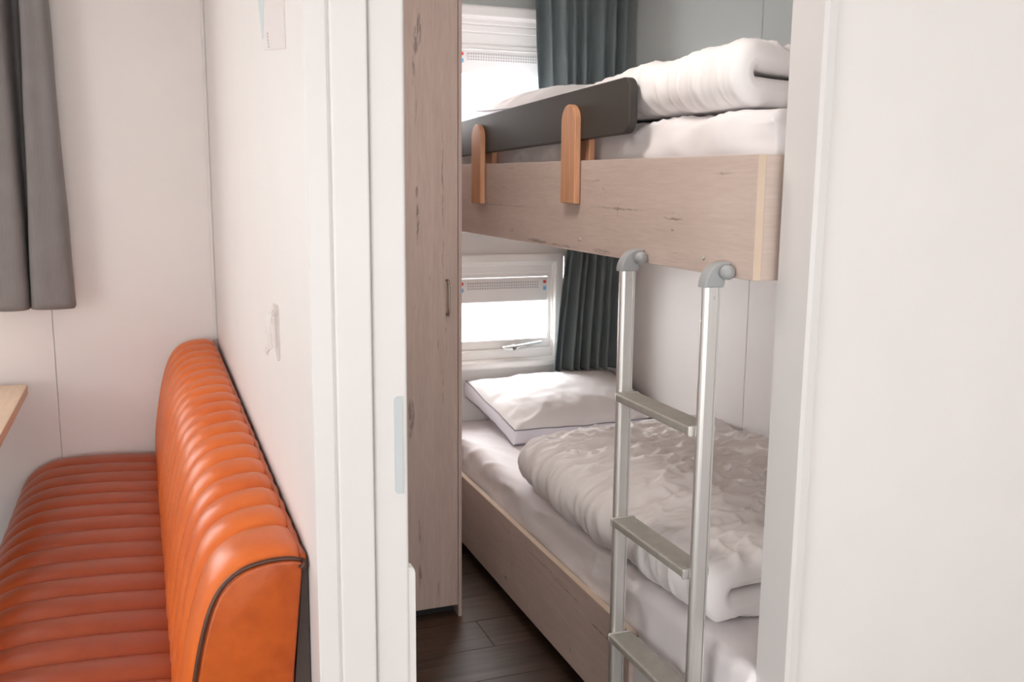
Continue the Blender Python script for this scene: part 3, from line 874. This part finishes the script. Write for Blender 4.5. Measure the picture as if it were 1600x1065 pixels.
# ------------------------------------------------------------------ curtains
def curtain(name, label, top, bot, z1, z0, mat, nz=40, sub=6, group=None, hem=True, flare=1.0):
    """top/bot: plan polylines (x,y) of equal count; smooth interpolation between"""
    def cr(pl_, t):
        n = len(pl_) - 1
        f = min(max(t * n, 0), n - 1e-6); i = int(f); f -= i
        p0, p1, p2, p3 = (Vector(pl_[max(i - 1, 0)]), Vector(pl_[i]), Vector(pl_[i + 1]), Vector(pl_[min(i + 2, n)]))
        return 0.5 * ((2 * p1) + (-p0 + p2) * f + (2 * p0 - 5 * p1 + 4 * p2 - p3) * f * f + (-p0 + 3 * p1 - 3 * p2 + p3) * f ** 3)
    n = (len(top) - 1) * sub
    verts, faces = [], []
    for j in range(nz + 1):
        f = j / nz
        for i in range(n + 1):
            a, b_ = cr(top, i / n), cr(bot, i / n)
            p = a.lerp(b_, f ** flare)
            wv = 0.004 * fbm(i / n * 9, f * 2.5, 3.3, 2)
            verts.append((p.x + wv, p.y + wv, z1 + (z0 - z1) * f + 0.005 * fbm(i / n * 5, f, 1.0, 2) * f))
    W = n + 1
    for j in range(nz):
        for i in range(n):
            a = j * W + i; faces.append((a, a + 1, a + W + 1, a + W))
    ref = Vector(verts[0]); ref.z = z0
    o = pyd(name, verts, faces, mat, None, True, origin=ref)
    so = o.modifiers.new('thickness', 'SOLIDIFY'); so.thickness = 0.002; so.offset = 0
    tag(o, label, 'curtain', group)
    return o
# living room curtain
tp = [(-0.262, 3.656), (-0.266, 3.562), (-0.300, 3.554), (-0.330, 3.560), (-0.338, 3.671), (-0.372, 3.684), (-0.392, 3.572), (-0.425, 3.556), (-0.462, 3.564), (-0.490, 3.671), (-0.53, 3.676), (-0.56, 3.560), (-0.62, 3.560), (-0.66, 3.671)]
bt = [(-0.236, 3.656), (-0.243, 3.568), (-0.300, 3.550), (-0.362, 3.562), (-0.370, 3.666), (-0.374, 3.676), (-0.378, 3.566), (-0.430, 3.548), (-0.478, 3.564), (-0.500, 3.666), (-0.53, 3.676), (-0.57, 3.560), (-0.63, 3.560), (-0.67, 3.671)]
curtain('curtain', 'grey woven curtain hanging beside the sofa on the white wall', tp, bt, 2.22, 1.053, CURTAIN, 50, 7, 'grey curtains')
# bunk room curtains: gathered folds
def gathered(x0, x1, y0, n, amp, seed, x0b, x1b, ampb):
    rnd = random.Random(seed); top, bot = [], []
    for k in range(2 * n + 1):
        f = k / (2 * n)
        j = rnd.uniform(-0.42, 0.42) / (2 * n)
        s = 1 if k % 2 else -1
        a = rnd.uniform(0.35, 1.45)
        top.append((x0 + (x1 - x0) * (f + j), y0 + s * amp * a)); bot.append((x0b + (x1b - x0b) * (f + j), y0 + s * ampb * a))
    return top, bot
tp, bt = gathered(1.512, 1.952, 3.755, 7, 0.024, 5, 1.540, 1.945, 0.030)
curtain('curtain', 'dark slate curtain gathered in the corner above the upper bunk', tp, bt, 2.27, 1.70, CURTAIN_D, 40, 6, 'grey curtains')
tp, bt = gathered(1.700, 1.985, 3.765, 8, 0.016, 12, 1.628, 1.970, 0.034)
curtain('curtain', 'dark grey curtain flaring beside the lower bunk window', tp, bt, 1.275, 0.675, CURTAIN_D, 40, 6, 'grey curtains', True, 0.75)
for (nm, lbl, x0, x1, zz) in (('curtain_track', 'white curtain track over the lower bunk window', 1.02, 1.99, 1.282), ('curtain_track', 'white curtain track over the upper bunk window', 1.02, 1.99, 2.278)):
    tag(box(nm, (x0, 3.75, zz), (x1, 3.785, zz + .018), PVC, None, 0.003, origin=((x0 + x1) / 2, 3.767, zz)), lbl, 'curtain track', 'curtain tracks')

# ------------------------------------------------------------------ sofa
SY0, SY1 = 1.585, 3.672
so = empty('sofa', (0.0, (SY0 + SY1) / 2, 0), 'cognac leather bench sofa with ribbed channels against the white wall', 'sofa')
NCH = 19
back_prof = [(0.030, 0.44), (0.024, 0.50), (0.030, 0.58), (0.042, 0.655), (0.056, 0.725), (0.074, 0.785), (0.096, 0.822), (0.128, 0.845), (0.168, 0.854), (0.205, 0.854), (0.228, 0.848)]
def smooth_prof(p, n):
    out = []
    m = len(p) - 1
    for k in range(n + 1):
        f = k / n * m; i = min(int(f), m - 1); f -= i
        P = [Vector(p[max(i - 1, 0)]), Vector(p[i]), Vector(p[i + 1]), Vector(p[min(i + 2, m)])]
        out.append(0.5 * ((2 * P[1]) + (-P[0] + P[2]) * f + (2 * P[0] - 5 * P[1] + 4 * P[2] - P[3]) * f * f + (-P[0] + 3 * P[1] - 3 * P[2] + P[3]) * f ** 3))
    return out
def channels(parent, prof, ys, amp, xform, mat, closed_to, fade0=0.0, fade1=0.0):
    """one padded channel per strip between ys[k] and ys[k+1]"""
    n = len(prof)
    nrm = []
    for i in range(n):
        t = (prof[min(i + 1, n - 1)] - prof[max(i - 1, 0)]).normalized()
        nrm.append(Vector((-t.y, t.x)))
    res = []
    for c in range(len(ys) - 1):
        ya_, yb_ = ys[c], ys[c + 1]
        m = 10; verts, faces = [], []
        for j in range(m + 1):
            t = j / m
            yv = ya_ + (yb_ - ya_) * (0.5 - 0.5 * math.cos(PI * t))
            q = (yv - ya_) / (yb_ - ya_)
            b_ = (1 - abs(2 * q - 1) ** 2.3) ** 0.75 if 0 < q < 1 else 0.0
            for i in range(n):
                s = i / (n - 1)
                fd = 1.0
                if fade0 and s < fade0: fd = s / fade0
                if fade1 and s > 1 - fade1: fd = min(fd, 0.25 + 0.75 * (1 - s) / fade1)
                pk = 1 + 0.18 * noise.noise(Vector((s * 5, yv * 14, c)))
                p = prof[i] + nrm[i] * amp * b_ * fd * pk
                verts.append(xform(p.x, yv, p.y))
        for j in range(m):
            for i in range(n - 1):
                a = j * n + i; faces.append((a, a + 1, a + n + 1, a + n))
        # close towards the inside
        k0 = len(verts)
        for j in range(m + 1):
            yv = ya_ + (yb_ - ya_) * j / m
            verts.append(xform(closed_to[0], yv, closed_to[1]))
        for j in range(m):
            a, b2 = j * n, (j + 1) * n
            faces.append((a, a + n, k0 + j + 1, k0 + j))
            faces.append((a + n - 1, k0 + j, k0 + j + 1, b2 + n - 1))
        faces.append(tuple(range(n)) + (k0,)); faces.append(tuple(range(m * n, m * n + n)) + (k0 + m,))
        res.append(pyd('channel', verts, faces, mat, parent, True))
    return res
rise = lambda yv: (yv - SY0) / (SY1 - SY0) * 0.045
def bx_(x, yv, z):
    k = max(0.0, min(1.0, (z - 0.45) / 0.4))
    return Vector((x - 0.004 * (yv - SY0), yv, z + rise(yv) * k))
# backrest core
core = [(0.045, 0.02), (0.045, 0.44), (0.055, 0.62), (0.095, 0.80), (0.17, 0.845), (0.223, 0.843), (0.204, 0.60), (0.155, 0.02)]
n = len(core)
vv = [bx_(x, yy, z) for yy in (SY0 + 0.01, SY1) for x, z in core]
bk = pyd('backrest', vv, [tuple(range(n)), tuple(range(2 * n - 1, n - 1, -1))] + [(i, (i + 1) % n, n + (i + 1) % n, n + i) for i in range(n)], LEATHER, so)
bp = smooth_prof(back_prof, 34)
yb0 = SY0 + 0.012
ysb = [yb0] + [yb0 + 0.150 + (SY1 - yb0 - 0.150) * k / (NCH - 1) for k in range(NCH)]
channels(bk, bp, ysb, 0.017, bx_, LEATHER, (0.12, 0.60), 0, 0.12)
# near end panel
ep = [(0.034, 0.02), (0.030, 0.44)] + [(p.x + 0.004, p.y - 0.001) for p in smooth_prof(back_prof, 20)][1:] + [(0.226, 0.838), (0.202, 0.60), (0.150, 0.02)]
prism('end_panel', ep, 1, SY0, SY0 + 0.013, LEATHER_END, bk, 0.005, True, 3)
pth = [(0.034, SY0 + 0.004, 0.10), (0.030, SY0 + 0.004, 0.30)] + [(p.x - 0.001, SY0 + 0.004, p.y + 0.002) for p in smooth_prof(back_prof, 26)]
tube('piping', pth, 0.0042, PIPING, bk, 8)
pts = []
for k in range(90):
    yv = SY0 + 0.004 + (SY1 - SY0 - 0.006) * k / 89
    q = bx_(0.2285, yv, 0.849)
    pts.append((q.x + 0.0015 * math.sin(k * 1.7), yv, q.z + 0.003 * abs(math.sin(yv * PI / 0.112))))
tube('piping', pts, 0.0055, LEATHER_END, bk, 8)
tube('piping', [(p[0] + 0.0035, p[1], p[2] - 0.004) for p in pts], 0.0020, PIPING, bk, 6)
tube('piping', [(0.229, SY0 + 0.003, 0.851), (0.229, SY0 - 0.002, 0.846), (0.226, SY0 - 0.002, 0.838), (0.220, SY0 + 0.001, 0.842)], [0.004, 0.0055, 0.005, 0.003], PIPING, bk, 8)
# dark rear board between backrest and wall
prism('rear_board', [(0.158, 0.0), (0.207, 0.60), (0.2275, 0.835), (0.2365, 0.835), (0.2365, 0.0)], 1, SY0 + 0.012, SY1, DARKFRAME, so, 0.001)
# seat
seat_prof = [(0.040, 0.470), (0.010, 0.482), (-0.09, 0.492), (-0.20, 0.497), (-0.29, 0.496), (-0.350, 0.486), (-0.400, 0.458), (-0.432, 0.415), (-0.446, 0.36), (-0.448, 0.30)][::-1]
def sx_(x, yv, z): return Vector((x, yv, z))
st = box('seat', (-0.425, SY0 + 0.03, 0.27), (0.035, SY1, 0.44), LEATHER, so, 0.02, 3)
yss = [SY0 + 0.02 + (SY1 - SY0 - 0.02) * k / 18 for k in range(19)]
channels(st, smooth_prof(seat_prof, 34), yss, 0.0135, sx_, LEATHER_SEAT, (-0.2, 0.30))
box('base', (-0.40, SY0 + 0.04, 0.0), (0.033, SY1 - 0.002, 0.269), DARKFRAME, so, 0.006)

# ------------------------------------------------------------------ table corner
tb = empty('dining_table', (-0.80, 3.0, 0), 'pale oak table, only its corner showing over the sofa seat', 'table')
pts = rrect(-1.20, 1.80, -0.400, 3.612, 0.02, 5)
prism('table_top', pts, 2, 0.757, 0.790, TABLEW, tb, 0.003)
box('leg', (-0.86, 2.95, 0.04), (-0.74, 3.15, 0.757), TABLEW, tb, 0.004)
box('foot_plate', (-1.0, 2.8, 0), (-0.62, 3.3, 0.04), DARKFRAME, tb, 0.004)

# ------------------------------------------------------------------ wall hook and card on the partition
hk = empty('wall_hook', (XH, 1.92, 1.15), 'small clear plastic hook stuck on the white wall above the sofa', 'hook')
ol = [(1.885, 1.150), (1.900, 1.142), (1.920, 1.150), (1.955, 1.180), (1.975, 1.215), (1.975, 1.238), (1.962, 1.250), (1.900, 1.254), (1.886, 1.246)]
prism('plate', ol, 0, XH - 0.004, XH - 0.0001, CLEAR, hk, 0.0012)
tube('hook_arm', [(XH - 0.004, 1.925, 1.235), (XH - 0.014, 1.925, 1.230), (XH - 0.016, 1.925, 1.205), (XH - 0.014, 1.925, 1.165), (XH - 0.020, 1.925, 1.155), (XH - 0.026, 1.925, 1.166)],
     [0.006, 0.006, 0.0055, 0.005, 0.005, 0.004], CLEAR, hk, 8)
cd = empty('wall_card', (XH, 1.85, 1.72), 'white card with a pale teal stripe high on the wall above the hook', 'card')
card = prism('sheet', [(1.690, 1.712), (1.975, 1.744), (2.030, 1.84), (2.05, 1.95), (1.690, 1.95)], 0, XH - 0.003, XH - 0.0002, CARD, cd, 0.0004)
prism('stripe', [(1.968, 1.765), (1.985, 1.765), (2.028, 1.84), (2.046, 1.948), (1.925, 1.948), (1.928, 1.86)], 0, XH - 0.0038, XH - 0.0029, TEAL, card)
for k in range(5):
    box('mark', (XH - 0.0036, 1.885 + 0.003 * k, 1.738 + 0.0062 * k), (XH - 0.0029, 1.897 + 0.003 * k, 1.7415 + 0.0062 * k), INK, card, 0)
box('mark', (XH - 0.0036, 1.795, 1.814), (XH - 0.0029, 1.807, 1.819), INK, card, 0)

# ------------------------------------------------------------------ added fill lamp on the bunk room ceiling, out of view, brightens rail and wardrobe
lp = empty('added_fill_lamp', (0.68, 2.10, ZC), 'added round white fill lamp on the bunk room ceiling above the aisle', 'lamp')
lathe('housing', [(0.165, 0), (0.17, 0.006), (0.17, 0.03), (0.16, 0.036)], (0.68, 2.10, ZC), (0, 0, -1), PVC, lp, 40)
ld = bpy.data.lights.new('fill_lamp_light', 'AREA'); ld.shape = 'DISK'; ld.size = 0.29; ld.energy = 4.2; ld.color = (1.0, 0.93, 0.87)
lo = bpy.data.objects.new('fill_lamp_light', ld); COL.objects.link(lo); lo.parent = lp; lo.location = (0, 0, -0.040)
